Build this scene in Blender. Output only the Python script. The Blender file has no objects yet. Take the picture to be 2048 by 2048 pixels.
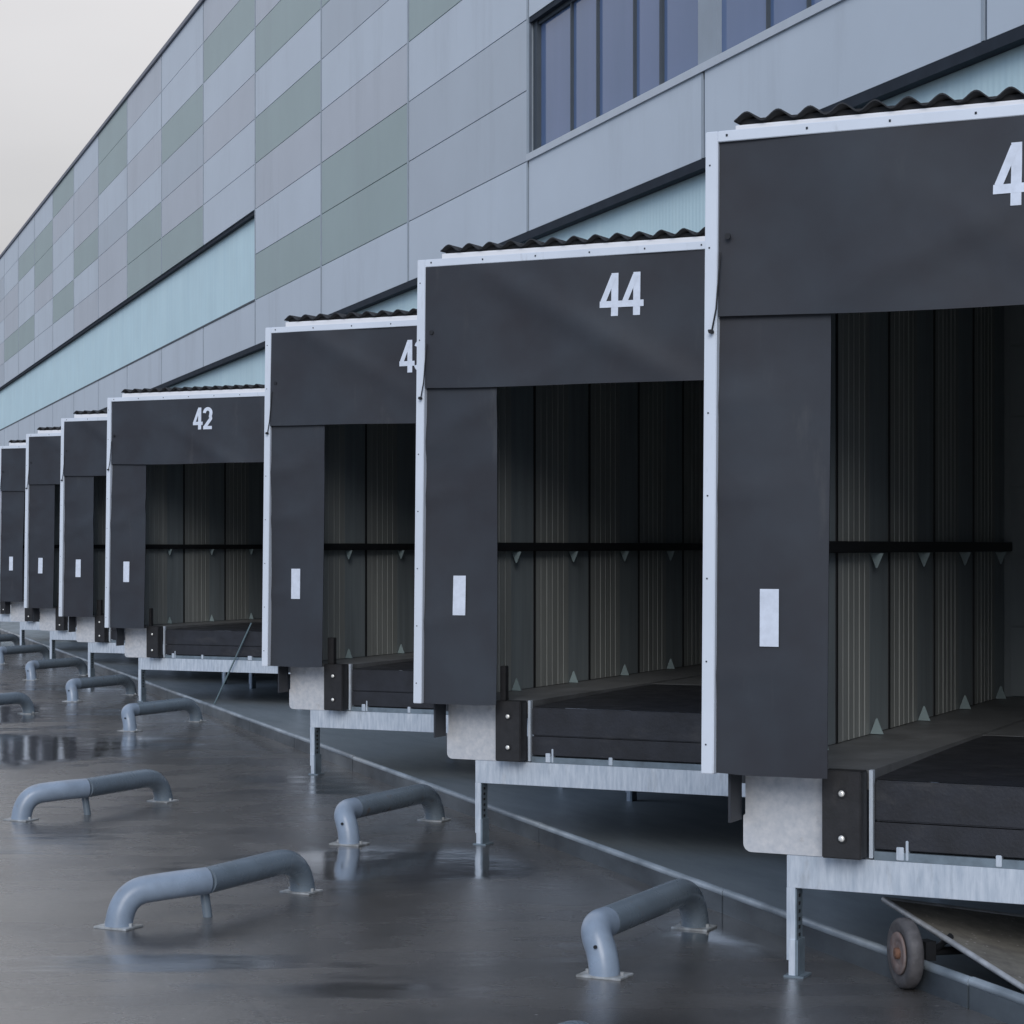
import bpy, bmesh, math, random
from math import sin, cos, tan, pi, radians as R
from mathutils import Vector, Matrix
random.seed(7)
C = bpy.context.scene.collection
SC = bpy.context.scene

# ------------------------------------------------------------------ camera
EYE = 2.30
TH = R(19.23); PH = TH + R(45)
cam_d = bpy.data.cameras.new('camera'); cam = bpy.data.objects.new('camera', cam_d); C.objects.link(cam)
cam.location = (0, 0, EYE); cam.rotation_euler = (R(90), 0, 0)
cam_d.sensor_width = 36; cam_d.lens = 36*4240/2048; cam_d.shift_y = 69/2048
cam_d.clip_start = .1; cam_d.clip_end = 3000
SC.camera = cam

# ------------------------------------------------------------------ sky, sun, exposure (overcast dawn light)
SUN_EL, SUN_AZ = 29, 187
W = bpy.data.worlds.new('World'); SC.world = W; W.use_nodes = True
wn, wl = W.node_tree.nodes, W.node_tree.links
wn.clear()
def wnode(t, **k):
    n = wn.new(t)
    for a, b in k.items(): setattr(n, a, b)
    return n
out = wnode('ShaderNodeOutputWorld'); bg = wnode('ShaderNodeBackground'); bg.inputs['Strength'].default_value = .1
sky = wnode('ShaderNodeTexSky', sky_type='NISHITA', sun_disc=False, sun_elevation=R(SUN_EL), sun_rotation=R(SUN_AZ))
sky.air_density = 1.0; sky.dust_density = 2.0
tc = wnode('ShaderNodeTexCoord')
dt = wnode('ShaderNodeVectorMath', operation='DOT_PRODUCT'); dt.inputs[1].default_value = Vector((-.04, .85, .5)).normalized()
wl.new(tc.outputs['Generated'], dt.inputs[0])
mr = wnode('ShaderNodeMapRange', interpolation_type='SMOOTHSTEP'); mr.inputs[1].default_value = .42; mr.inputs[2].default_value = .90
wl.new(dt.outputs['Value'], mr.inputs[0])
mp = wnode('ShaderNodeMapping'); mp.inputs['Scale'].default_value = (1, 1, 3.2)
wl.new(tc.outputs['Generated'], mp.inputs['Vector'])
nz = wnode('ShaderNodeTexNoise'); nz.inputs['Scale'].default_value = 2.2; nz.inputs['Detail'].default_value = 5; nz.inputs['Roughness'].default_value = .5
wl.new(mp.outputs[0], nz.inputs['Vector'])
cm = wnode('ShaderNodeMix', data_type='RGBA')
cm.inputs['A'].default_value = (5.5, 6.9, 9.5, 1); cm.inputs['B'].default_value = (8.55, 8.33, 8.33, 1)
wl.new(mr.outputs[0], cm.inputs['Factor'])
# cloud deck is a little darker and greyer low over the yard
sx = wnode('ShaderNodeSeparateXYZ'); wl.new(tc.outputs['Generated'], sx.inputs[0])
el = wnode('ShaderNodeMapRange'); el.inputs[1].default_value = .0; el.inputs[2].default_value = .26; el.inputs[3].default_value = .42; el.inputs[4].default_value = 1.0
wl.new(sx.outputs['Z'], el.inputs[0])
nr = wnode('ShaderNodeMapRange'); nr.inputs[1].default_value = .3; nr.inputs[2].default_value = .7; nr.inputs[3].default_value = .90; nr.inputs[4].default_value = 1.06
wl.new(nz.outputs['Fac'], nr.inputs[0])
mu = wnode('ShaderNodeMath', operation='MULTIPLY'); wl.new(el.outputs[0], mu.inputs[0]); wl.new(nr.outputs[0], mu.inputs[1])
sc_ = wnode('ShaderNodeVectorMath', operation='SCALE'); wl.new(cm.outputs['Result'], sc_.inputs[0]); wl.new(mu.outputs[0], sc_.inputs['Scale'])
fm = wnode('ShaderNodeMix', data_type='RGBA'); fm.inputs['Factor'].default_value = .9
wl.new(sky.outputs[0], fm.inputs['A']); wl.new(sc_.outputs[0], fm.inputs['B'])
wl.new(fm.outputs['Result'], bg.inputs['Color']); wl.new(bg.outputs[0], out.inputs['Surface'])

sd = bpy.data.lights.new('sun', 'SUN'); sd.energy = 1.5; sd.angle = R(30); sd.color = (1, .975, .95)
so = bpy.data.objects.new('sun', sd); C.objects.link(so)
sv = Vector((sin(R(SUN_AZ))*cos(R(SUN_EL)), cos(R(SUN_AZ))*cos(R(SUN_EL)), sin(R(SUN_EL))))
so.rotation_euler = sv.to_track_quat('Z', 'Y').to_euler()
SC.view_settings.view_transform = 'Standard'; SC.view_settings.look = 'None'; SC.view_settings.exposure = 0; SC.view_settings.gamma = 1

# ------------------------------------------------------------------ helpers
def mat(name, col, rough=.5, metal=0., var=0., vscale=3., bump=0., bscale=30., stretch=(1,1,1), col2=None, spec=.5, rvar=0., detail=5):
    m = bpy.data.materials.new(name); m.use_nodes = True
    n, l = m.node_tree.nodes, m.node_tree.links
    b = n['Principled BSDF']
    b.inputs['Base Color'].default_value = (*col, 1); b.inputs['Roughness'].default_value = rough
    b.inputs['Metallic'].default_value = metal; b.inputs['Specular IOR Level'].default_value = spec
    t = n.new('ShaderNodeTexCoord'); mp = n.new('ShaderNodeMapping'); mp.inputs['Scale'].default_value = stretch
    l.new(t.outputs['Object'], mp.inputs['Vector'])
    oi = n.new('ShaderNodeObjectInfo')
    sh = n.new('ShaderNodeMath'); sh.operation = 'MULTIPLY'; sh.inputs[1].default_value = 40; l.new(oi.outputs['Random'], sh.inputs[0])
    if var or col2 or rvar:
        z = n.new('ShaderNodeTexNoise'); z.noise_dimensions = '4D'; z.inputs['Scale'].default_value = vscale; z.inputs['Detail'].default_value = detail
        z.inputs['Roughness'].default_value = .6
        l.new(mp.outputs[0], z.inputs['Vector']); l.new(sh.outputs[0], z.inputs['W'])
        r = n.new('ShaderNodeMapRange'); r.inputs[1].default_value = .3; r.inputs[2].default_value = .7; l.new(z.outputs['Fac'], r.inputs[0])
        mx = n.new('ShaderNodeMix'); mx.data_type = 'RGBA'
        c2 = col2 or tuple(c*(1-var) for c in col)
        mx.inputs['A'].default_value = (*c2, 1); mx.inputs['B'].default_value = (*(c*(1+(var if not col2 else 0)) for c in col), 1)
        l.new(r.outputs[0], mx.inputs['Factor']); l.new(mx.outputs['Result'], b.inputs['Base Color'])
        if rvar:
            q = n.new('ShaderNodeMapRange'); q.inputs[3].default_value = rough+rvar; q.inputs[4].default_value = max(.05, rough-rvar)
            l.new(r.outputs[0], q.inputs[0]); l.new(q.outputs[0], b.inputs['Roughness'])
    if bump:
        z = n.new('ShaderNodeTexNoise'); z.inputs['Scale'].default_value = bscale; z.inputs['Detail'].default_value = 3
        l.new(mp.outputs[0], z.inputs['Vector'])
        bp = n.new('ShaderNodeBump'); bp.inputs['Strength'].default_value = 1; bp.inputs['Distance'].default_value = bump
        l.new(z.outputs['Fac'], bp.inputs['Height']); l.new(bp.outputs[0], b.inputs['Normal'])
    return m

M = {}
M['paint_light'] = mat('pale_blue_grey_cladding', (.55,.615,.68), .42, var=.045, vscale=.5, bump=.001, bscale=1.2)
M['paint_mauve'] = mat('mauve_grey_cladding', (.495,.53,.58), .42, var=.045, vscale=.5, bump=.001, bscale=1.2)
M['paint_grey'] = mat('mid_grey_cladding', (.46,.515,.57), .42, var=.045, vscale=.5, bump=.001, bscale=1.2)
M['paint_green'] = mat('sage_green_cladding', (.325,.415,.405), .42, var=.05, vscale=.5, bump=.001, bscale=1.2)
M['joint'] = mat('joint_backing', (.24,.28,.33), .6, var=.1)
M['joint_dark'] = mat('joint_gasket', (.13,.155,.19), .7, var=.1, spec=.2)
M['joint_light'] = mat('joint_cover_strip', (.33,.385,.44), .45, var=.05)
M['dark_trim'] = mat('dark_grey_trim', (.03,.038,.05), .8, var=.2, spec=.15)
M['coping'] = mat('coping_metal', (.12,.13,.17), .45, var=.1)
M['sill'] = mat('sill_metal', (.52,.57,.62), .4, var=.05)
M['winframe'] = mat('window_frame_grey', (.07,.085,.10), .6, spec=.2, var=.08)
M['winpost'] = mat('window_post_grey', (.3,.35,.4), .45, var=.05)
M['concrete'] = mat('plinth_concrete', (.2,.21,.22), .85, var=.2, vscale=1.5, bump=.004)
M['white'] = mat('white_powder_coat', (.68,.73,.80), .35, var=.06, vscale=2.2, stretch=(1,1,.4))
M['flash'] = mat('white_flashing', (.88,.89,.92), .3, var=.03)
M['galv'] = mat('galvanised_steel', (.72,.77,.83), .42, metal=.25, col2=(.42,.49,.57), vscale=34, stretch=(1,1,.16), detail=8, rvar=.1, bump=.0006, bscale=40)
M['galv_plate'] = mat('galvanised_plate', (.72,.72,.73), .45, metal=.2, col2=(.50,.53,.57), vscale=22, detail=9, rvar=.1, bump=.001, bscale=25)
M['galv_dark'] = mat('dull_galvanised', (.2,.25,.29), .5, metal=.4, var=.3, vscale=8)
M['rubber'] = mat('black_rubber', (.018,.018,.02), .6, var=.3, vscale=14, bump=.001, bscale=60)
M['pvc'] = mat('charcoal_curtain_fabric', (.042,.049,.060), .55, col2=(.031,.031,.037), vscale=1.6, bump=.006, bscale=2.2, spec=.35)
M['pvc_edge'] = mat('black_strap', (.012,.013,.016), .6, var=.2)
M['number'] = mat('white_paint_digits', (.68,.73,.82), .5, var=.1, vscale=20)
M['olive'] = mat('olive_liner_panel', (.29,.305,.295), .5, var=.15, vscale=2.5, stretch=(1,4,.3))
M['slate'] = mat('slate_liner_panel', (.235,.27,.285), .45, var=.2, vscale=2.5, stretch=(1,4,.3))
M['black'] = mat('black_paint', (.010,.011,.013), .55, var=.2)
M['bracket'] = mat('green_grey_bracket', (.24,.31,.32), .5, var=.1)
M['dockfloor'] = mat('dark_dock_floor', (.14,.145,.15), .5, var=.25, vscale=4, bump=.002, bscale=20)
M['leveller'] = mat('black_steel_plate', (.022,.023,.028), .45, var=.35, vscale=6, bump=.0015, bscale=50, rvar=.1)
M['ceiling'] = mat('grey_ceiling_sheet', (.34,.35,.355), .7, var=.15)
M['roof'] = mat('black_corrugated_sheet', (.02,.022,.026), .7, var=.3)
M['bolt'] = mat('bright_bolt', (.85,.83,.78), .25, metal=.4)
M['pipe'] = mat('blue_grey_pipe_paint', (.165,.205,.245), .27, var=.12, vscale=5, bump=.0008, bscale=14, rvar=.08)
M['pipe_lit'] = mat('lit_elbow_pipe_paint', (.235,.29,.365), .33, var=.16, vscale=6, bump=.0008, bscale=14, rvar=.08)  # pipe paint made paler: light on the elbow ends put into colour
M['foot'] = mat('worn_base_plate', (.55,.58,.6), .5, col2=(.2,.2,.19), vscale=14, metal=.2)
M['tyre'] = mat('worn_tyre_rubber', (.085,.08,.082), .65, var=.35, vscale=18, bump=.002, bscale=50)
M['hub'] = mat('rusty_faded_rim', (.22,.195,.19), .7, col2=(.17,.10,.08), vscale=16, bump=.002)
M['rust'] = mat('rust', (.16,.08,.05), .85, var=.4, vscale=30)
M['edge'] = mat('worn_aluminium_edge', (.42,.43,.44), .45, metal=.3, var=.25, vscale=12)
M['rod'] = mat('grey_green_rod', (.12,.17,.19), .4, var=.1)

def add_speckle(m, scale, lo, hi, col, strength=1.):
    n, l = m.node_tree.nodes, m.node_tree.links
    b = n['Principled BSDF']; src = b.inputs['Base Color'].links[0].from_socket
    t = n.new('ShaderNodeTexCoord')
    v = n.new('ShaderNodeTexVoronoi'); v.inputs['Scale'].default_value = scale; v.inputs['Randomness'].default_value = 1
    l.new(t.outputs['Object'], v.inputs['Vector'])
    r = n.new('ShaderNodeMapRange'); r.inputs[1].default_value = hi; r.inputs[2].default_value = lo; r.inputs[3].default_value = 0; r.inputs[4].default_value = strength
    l.new(v.outputs['Distance'], r.inputs[0])
    # only some cells carry a speck
    s = n.new('ShaderNodeSeparateColor'); l.new(v.outputs['Color'], s.inputs[0])
    g = n.new('ShaderNodeMath'); g.operation = 'GREATER_THAN'; g.inputs[1].default_value = .6; l.new(s.outputs[0], g.inputs[0])
    k = n.new('ShaderNodeMath'); k.operation = 'MULTIPLY'; l.new(r.outputs[0], k.inputs[0]); l.new(g.outputs[0], k.inputs[1])
    mx = n.new('ShaderNodeMix'); mx.data_type = 'RGBA'; l.new(k.outputs[0], mx.inputs['Factor']); l.new(src, mx.inputs['A']); mx.inputs['B'].default_value = (*col, 1)
    l.new(mx.outputs['Result'], b.inputs['Base Color'])
M['deck'] = mat('speckled_brown_deck', (.24,.225,.19), .7, col2=(.13,.12,.105), vscale=10, bump=.004, bscale=60)
add_speckle(M['deck'], 22, .10, .2, (.42,.4,.38), .9)

# translucent corrugated strip: fine vertical ribs
def ribbed(name, col, axis_scale):
    m = mat(name, col, .6, var=.05, vscale=.6, spec=.2)
    n, l = m.node_tree.nodes, m.node_tree.links; b = n['Principled BSDF']
    t = n.new('ShaderNodeTexCoord'); w = n.new('ShaderNodeTexWave'); w.wave_type = 'BANDS'; w.bands_direction = 'X'
    w.inputs['Scale'].default_value = axis_scale; w.inputs['Distortion'].default_value = 0
    l.new(t.outputs['Object'], w.inputs['Vector'])
    z = n.new('ShaderNodeTexNoise'); z.inputs['Scale'].default_value = 2.2; z.inputs['Detail'].default_value = 4
    mpp = n.new('ShaderNodeMapping'); mpp.inputs['Scale'].default_value = (3, 1, .12); l.new(t.outputs['Object'], mpp.inputs['Vector']); l.new(mpp.outputs[0], z.inputs['Vector'])
    src = b.inputs['Base Color'].links[0].from_socket
    r = n.new('ShaderNodeMapRange'); r.inputs[1].default_value = .35; r.inputs[2].default_value = .7; r.inputs[3].default_value = 0; r.inputs[4].default_value = .28
    l.new(z.outputs['Fac'], r.inputs[0])
    mx = n.new('ShaderNodeMix'); mx.data_type = 'RGBA'; mx.inputs['B'].default_value = (col[0]*.72, col[1]*.8, col[2]*.86, 1)
    l.new(r.outputs[0], mx.inputs['Factor']); l.new(src, mx.inputs['A']); l.new(mx.outputs['Result'], b.inputs['Base Color'])
    bp = n.new('ShaderNodeBump'); bp.inputs['Strength'].default_value = .22; bp.inputs['Distance'].default_value = .010
    l.new(w.outputs['Fac'], bp.inputs['Height']); l.new(bp.outputs[0], b.inputs['Normal'])
    b.inputs['Transmission Weight'].default_value = 0
    return m
M['aqua'] = ribbed('pale_aqua_translucent_sheet', (.66,.84,.87), 3.2)

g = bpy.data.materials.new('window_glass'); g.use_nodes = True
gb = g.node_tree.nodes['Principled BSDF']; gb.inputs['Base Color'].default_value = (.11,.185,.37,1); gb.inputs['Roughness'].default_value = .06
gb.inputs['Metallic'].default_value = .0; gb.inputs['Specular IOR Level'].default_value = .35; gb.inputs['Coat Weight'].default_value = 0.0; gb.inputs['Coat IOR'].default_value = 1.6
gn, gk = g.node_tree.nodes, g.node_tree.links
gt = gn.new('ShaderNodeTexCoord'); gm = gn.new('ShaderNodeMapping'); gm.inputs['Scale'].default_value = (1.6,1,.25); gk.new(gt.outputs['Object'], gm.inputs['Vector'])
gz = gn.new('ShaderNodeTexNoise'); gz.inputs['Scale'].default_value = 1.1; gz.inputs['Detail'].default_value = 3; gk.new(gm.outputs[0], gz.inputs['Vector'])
gx = gn.new('ShaderNodeMix'); gx.data_type = 'RGBA'; gx.inputs['A'].default_value = (.095,.155,.27,1); gx.inputs['B'].default_value = (.145,.20,.35,1)  # blue sky reflection painted into the base colour
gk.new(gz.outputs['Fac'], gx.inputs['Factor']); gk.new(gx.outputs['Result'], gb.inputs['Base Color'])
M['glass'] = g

def add_scuffs(m, col, amount=.5, scale=2.2, stretch=(2.5,1,.5), lo=.60, hi=.76):
    n, l = m.node_tree.nodes, m.node_tree.links
    b = n['Principled BSDF']; src = b.inputs['Base Color'].links[0].from_socket
    t = n.new('ShaderNodeTexCoord'); mp = n.new('ShaderNodeMapping'); mp.inputs['Scale'].default_value = stretch; l.new(t.outputs['Object'], mp.inputs['Vector'])
    oi = n.new('ShaderNodeObjectInfo'); sh = n.new('ShaderNodeMath'); sh.operation = 'MULTIPLY'; sh.inputs[1].default_value = 90; l.new(oi.outputs['Random'], sh.inputs[0])
    z = n.new('ShaderNodeTexNoise'); z.noise_dimensions = '4D'; z.inputs['Scale'].default_value = scale; z.inputs['Detail'].default_value = 9; z.inputs['Roughness'].default_value = .68
    l.new(mp.outputs[0], z.inputs['Vector']); l.new(sh.outputs[0], z.inputs['W'])
    r = n.new('ShaderNodeMapRange'); r.inputs[1].default_value = lo; r.inputs[2].default_value = hi; r.inputs[4].default_value = amount; l.new(z.outputs['Fac'], r.inputs[0])
    mx = n.new('ShaderNodeMix'); mx.data_type = 'RGBA'; l.new(r.outputs[0], mx.inputs['Factor']); l.new(src, mx.inputs['A']); mx.inputs['B'].default_value = (*col, 1)
    l.new(mx.outputs['Result'], b.inputs['Base Color'])
add_scuffs(M['pvc'], (.10,.10,.10), .45, 1.6)
add_scuffs(M['white'], (.30,.31,.31), .55, 3.5, (2,2,.5))
add_scuffs(M['galv_plate'], (.22,.20,.18), .6, 4, (1,1,1), .6, .72)
add_scuffs(M['galv'], (.26,.27,.27), .5, 5, (1.5,1.5,.5), .58, .74)
add_scuffs(M['rubber'], (.07,.065,.06), .5, 4, (1,1,.5))
add_scuffs(M['leveller'], (.075,.072,.07), .5, 4, (.6,2,1.5), .55, .72)
add_scuffs(M['pipe'], (.16,.13,.11), .7, 7, (1,1,1), .60, .66)
add_scuffs(M['pipe_lit'], (.20,.18,.17), .6, 7, (1,1,1), .60, .68)
for q_ in ('paint_light','paint_mauve','paint_grey','paint_green'): add_scuffs(M[q_], (.26,.29,.32), .35, .9, (1.2,1,.18), .52, .80)
add_scuffs(M['dockfloor'], (.05,.05,.05), .6, 2.5, (1,.5,1), .5, .7)

def mesh_obj(name, bm, mats, parent=None, smooth=False):
    me = bpy.data.meshes.new(name)
    bmesh.ops.recalc_face_normals(bm, faces=bm.faces)
    if smooth:
        for f in bm.faces: f.smooth = True
    bm.to_mesh(me); bm.free()
    for m in (mats if isinstance(mats, (list, tuple)) else [mats]): me.materials.append(m)
    o = bpy.data.objects.new(name, me); C.objects.link(o)
    if parent: o.parent = parent
    return o
def tag(o, label=None, cat=None, group=None, kind=None):
    if label: o['label'] = label
    if cat: o['category'] = cat
    if group: o['group'] = group
    if kind: o['kind'] = kind
    return o
def empty(name, loc, rz=0):
    o = bpy.data.objects.new(name, None); C.objects.link(o); o.location = loc; o.rotation_euler = (0,0,rz)
    o.empty_display_size = .2
    return o
def box(bm, x0, x1, y0, y1, z0, z1, mi=0, lean=0., zref=0., bev=0.):
    vs = [bm.verts.new((x, y + lean*(z-zref), z)) for x in (x0,x1) for y in (y0,y1) for z in (z0,z1)]
    fs = []
    for a in ((0,1,3,2),(4,6,7,5),(0,4,5,1),(2,3,7,6),(0,2,6,4),(1,5,7,3)):
        f = bm.faces.new([vs[i] for i in a]); f.material_index = mi; fs.append(f)
    if bev:
        es = list({e for f in fs for e in f.edges})
        bmesh.ops.bevel(bm, geom=es, offset=bev, segments=2, affect='EDGES')
    return vs
def tube(bm, pts, r, seg=20, cap=True, mi=0):
    pts = [Vector(p) for p in pts]; rings = []
    n = len(pts); up = None
    for i, p in enumerate(pts):
        t = ((pts[min(i+1,n-1)]-p).normalized() + (p-pts[max(i-1,0)]).normalized()).normalized()
        if up is None:
            up = Vector((0,0,1)) if abs(t.z) < .9 else Vector((1,0,0))
        a = (up - t*up.dot(t)).normalized(); up = a; b = t.cross(a)
        rr = r[i] if isinstance(r, (list, tuple)) else r
        rings.append([bm.verts.new(p + a*rr*cos(2*pi*k/seg) + b*rr*sin(2*pi*k/seg)) for k in range(seg)])
    for i in range(n-1):
        for k in range(seg):
            f = bm.faces.new((rings[i][k], rings[i][(k+1)%seg], rings[i+1][(k+1)%seg], rings[i+1][k])); f.material_index = mi; f.smooth = True
    if cap:
        for q in (rings[0][::-1], rings[-1]):
            f = bm.faces.new([bm.verts.new(v.co) for v in q]); f.material_index = mi
def lathe(bm, prof, c, axis, seg=40, mi=0):
    """prof: (radius, offset along axis) list; closed solid of revolution about axis through c"""
    c = Vector(c); ax = Vector(axis).normalized(); a = Vector((0,0,1)); a = (a-ax*a.dot(ax)).normalized(); b = ax.cross(a)
    rings = [[bm.verts.new(c + ax*o + (a*cos(2*pi*k/seg)+b*sin(2*pi*k/seg))*max(r,.0005)) for k in range(seg)] for r, o in prof]
    for i in range(len(rings)-1):
        for k in range(seg):
            f = bm.faces.new((rings[i][k], rings[i][(k+1)%seg], rings[i+1][(k+1)%seg], rings[i+1][k])); f.material_index = mi; f.smooth = True
    for q in (rings[0][::-1], rings[-1]):
        f = bm.faces.new(q); f.material_index = mi
def smooth_path(ctrl, rad, seg=8):
    """polyline with its corners rounded by quadratic arcs"""
    P = [Vector(p) for p in ctrl]; o = [P[0]]
    for i in range(1, len(P)-1):
        d0 = P[i-1]-P[i]; d1 = P[i+1]-P[i]
        r = rad[i-1] if isinstance(rad, (list, tuple)) else rad
        r0 = min(r, d0.length*(.96 if i == 1 else .49)); r1 = min(r, d1.length*(.96 if i == len(P)-2 else .49))
        a = P[i]+d0.normalized()*r0; b = P[i]+d1.normalized()*r1
        for k in range(seg+1):
            t = k/seg; o.append(a*(1-t)**2 + P[i]*2*t*(1-t) + b*t*t)
    o.append(P[-1]); return o

d = Vector((-sin(TH), cos(TH), 0)); nw = Vector((cos(TH), sin(TH), 0))
def wall_pt(s, D, z=0.): v = d*s + nw*D; return Vector((v.x, v.y, z))
ROT_W = pi/2 + TH          # local x = along the building away from camera, local y = towards the yard
ROT_D = -(pi/2 - PH)       # dock frame: local x = along the dock front to the right, local y = into the dock

# ------------------------------------------------------------------ ground
def ground_material():
    m = bpy.data.materials.new('wet_asphalt'); m.use_nodes = True
    n, l = m.node_tree.nodes, m.node_tree.links; b = n['Principled BSDF']
    def N(t, **k):
        q = n.new(t)
        for a, v in k.items(): setattr(q, a, v)
        return q
    t = N('ShaderNodeTexCoord'); P = t.outputs['Object']
    def noise(scale, detail=4, rough=.55, vec=P):
        z = N('ShaderNodeTexNoise'); z.inputs['Scale'].default_value = scale; z.inputs['Detail'].default_value = detail; z.inputs['Roughness'].default_value = rough
        l.new(vec, z.inputs['Vector']); return z.outputs['Fac']
    def rng(src, a, b_, c=0., e=1., sm=False):
        r = N('ShaderNodeMapRange', interpolation_type='SMOOTHSTEP' if sm else 'LINEAR')
        for i, v in enumerate((a, b_, c, e)): r.inputs[i+1].default_value = v
        l.new(src, r.inputs[0]); return r.outputs[0]
    def math_(op, a, b_):
        q = N('ShaderNodeMath', operation=op)
        for i, v in enumerate((a, b_)):
            if isinstance(v, (int, float)): q.inputs[i].default_value = v
            else: l.new(v, q.inputs[i])
        return q.outputs[0]
    # stretched coordinate for drying streaks (brushed asphalt lanes run along the docks)
    mp = N('ShaderNodeMapping'); mp.inputs['Rotation'].default_value = (0,0,R(25)); mp.inputs['Scale'].default_value = (.28, 1.5, 1); l.new(P, mp.inputs['Vector'])
    streak = noise(1.1, 5, .6, mp.outputs[0])
    big = noise(.33, 4); mid = noise(1.7, 5); fine = noise(75, 4, .8); grit = noise(420, 2, .6)
    # puddles: low places where the film of water is closed
    wet = math_('ADD', math_('MULTIPLY', big, .55), math_('MULTIPLY', streak, .45))
    pud = rng(wet, .52, .62, 0, .8, True)
    for (x, y, rx, ry) in ((-6.4, 24.0, 2.4, 2.2), (-8.5, 29, 2.4, 2.5), (-.9, 15.3, 1.1, 1.0), (1.9, 12.6, 1.0, .8)):
        g = N('ShaderNodeMapping', vector_type='TEXTURE'); g.inputs['Location'].default_value = (x,y,0); g.inputs['Scale'].default_value = (rx,ry,1); l.new(P, g.inputs['Vector'])
        ln = N('ShaderNodeVectorMath', operation='LENGTH'); l.new(g.outputs[0], ln.inputs[0])
        e = math_('ADD', ln.outputs['Value'], math_('MULTIPLY', mid, .9))
        pud = math_('MAXIMUM', pud, rng(e, 1.65, 1.15, 0, .95, True))
    damp = rng(streak, .3, .7)
    c = N('ShaderNodeMix', data_type='RGBA'); c.inputs['A'].default_value = (.056,.053,.052,1); c.inputs['B'].default_value = (.103,.097,.093,1); l.new(damp, c.inputs['Factor'])
    c2 = N('ShaderNodeMix', data_type='RGBA', blend_type='MULTIPLY'); l.new(c.outputs['Result'], c2.inputs['A']); c2.inputs['Factor'].default_value = 1
    fr = math_('MULTIPLY', rng(fine, .35, .65, .5, 1.6), rng(mid, .3, .7, .8, 1.2)); cc = N('ShaderNodeCombineColor'); [l.new(fr, cc.inputs[i]) for i in range(3)]; l.new(cc.outputs[0], c2.inputs['B'])
    c3 = N('ShaderNodeMix', data_type='RGBA', blend_type='MULTIPLY'); l.new(c2.outputs['Result'], c3.inputs['A']); l.new(pud, c3.inputs['Factor']); c3.inputs['B'].default_value = (.62,.66,.72,1)
    # pale grit and small stones
    v = N('ShaderNodeTexVoronoi'); v.inputs['Scale'].default_value = 7; l.new(P, v.inputs['Vector'])
    s = N('ShaderNodeSeparateColor'); l.new(v.outputs['Color'], s.inputs[0])
    gate = N('ShaderNodeMath', operation='GREATER_THAN'); gate.inputs[1].default_value = .8; l.new(s.outputs[0], gate.inputs[0])
    sp = math_('MULTIPLY', rng(v.outputs['Distance'], .085, .05), gate.outputs[0])
    c4 = N('ShaderNodeMix', data_type='RGBA'); l.new(math_('MULTIPLY', sp, .55), c4.inputs['Factor']); l.new(c3.outputs['Result'], c4.inputs['A']); c4.inputs['B'].default_value = (.33,.32,.31,1)
    # construction joints square to the building, sealed with dark mastic
    jm = N('ShaderNodeMapping'); jm.inputs['Rotation'].default_value = (0,0,-ROT_W); l.new(P, jm.inputs['Vector'])
    js = N('ShaderNodeSeparateXYZ'); l.new(jm.outputs[0], js.inputs[0])
    wob = math_('MULTIPLY', mid, .03)
    def joint(src, period, off):
        q = math_('ADD', math_('ADD', src, off), wob); f = math_('ABSOLUTE', math_('SUBTRACT', math_('FRACT', math_('DIVIDE', q, period), 0.), .5), 0.)
        return rng(math_('MULTIPLY', f, period), .016, .008)
    jj = math_('MAXIMUM', joint(js.outputs['X'], 5.32, .9), joint(js.outputs['Y'], 4.1, .2))
    c5 = N('ShaderNodeMix', data_type='RGBA'); l.new(math_('MULTIPLY', jj, .3), c5.inputs['Factor']); l.new(c4.outputs['Result'], c5.inputs['A']); c5.inputs['B'].default_value = (.018,.018,.02,1)
    l.new(c5.outputs['Result'], b.inputs['Base Color'])
    base_r = math_('ADD', rng(damp, 0, 1, .20, .32), rng(mid, .3, .7, -.03, .06))
    rr = N('ShaderNodeMix', data_type='FLOAT'); l.new(pud, rr.inputs['Factor']); l.new(base_r, rr.inputs['A']); rr.inputs['B'].default_value = .085
    l.new(rr.outputs['Result'], b.inputs['Roughness'])
    b.inputs['Specular IOR Level'].default_value = .5; b.inputs['IOR'].default_value = 1.7
    b.inputs['Coat Weight'].default_value = 1.0; b.inputs['Coat Roughness'].default_value = .20; b.inputs['Coat IOR'].default_value = 1.8
    hgt = math_('ADD', math_('MULTIPLY', fine, .0012), math_('MULTIPLY', grit, .00010))
    dry = math_('SUBTRACT', 1.02, math_('MULTIPLY', pud, .93))
    h2 = math_('ADD', math_('MULTIPLY', hgt, dry), math_('ADD', math_('MULTIPLY', noise(3.2, 3), .0022), math_('MULTIPLY', noise(.9, 2), .003)))
    bp = N('ShaderNodeBump'); bp.inputs['Strength'].default_value = 1; bp.inputs['Distance'].default_value = 1; l.new(h2, bp.inputs['Height']); l.new(bp.outputs[0], b.inputs['Normal'])
    l.new(bp.outputs[0], b.inputs['Coat Normal'])
    grain = math_('MULTIPLY', rng(fine, .38, .62, .45, 1.0), rng(noise(22, 5, .75), .35, .65, .6, 1.0))
    grain = math_('MULTIPLY', grain, rng(noise(.55, 5, .65), .36, .56, .6, 1.0)); l.new(math_('MAXIMUM', grain, pud), b.inputs['Coat Weight'])
    cr = N('ShaderNodeMix', data_type='FLOAT'); l.new(pud, cr.inputs['Factor']); cr.inputs['A'].default_value = .21; cr.inputs['B'].default_value = .07; l.new(cr.outputs['Result'], b.inputs['Coat Roughness'])
    return m
M['asphalt'] = ground_material()
M['apron'] = mat('damp_under_dock_concrete', (.23,.26,.28), .4, col2=(.13,.155,.17), vscale=.9, rvar=.12, bump=.002, bscale=30, stretch=(.5,1.6,1))
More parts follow.
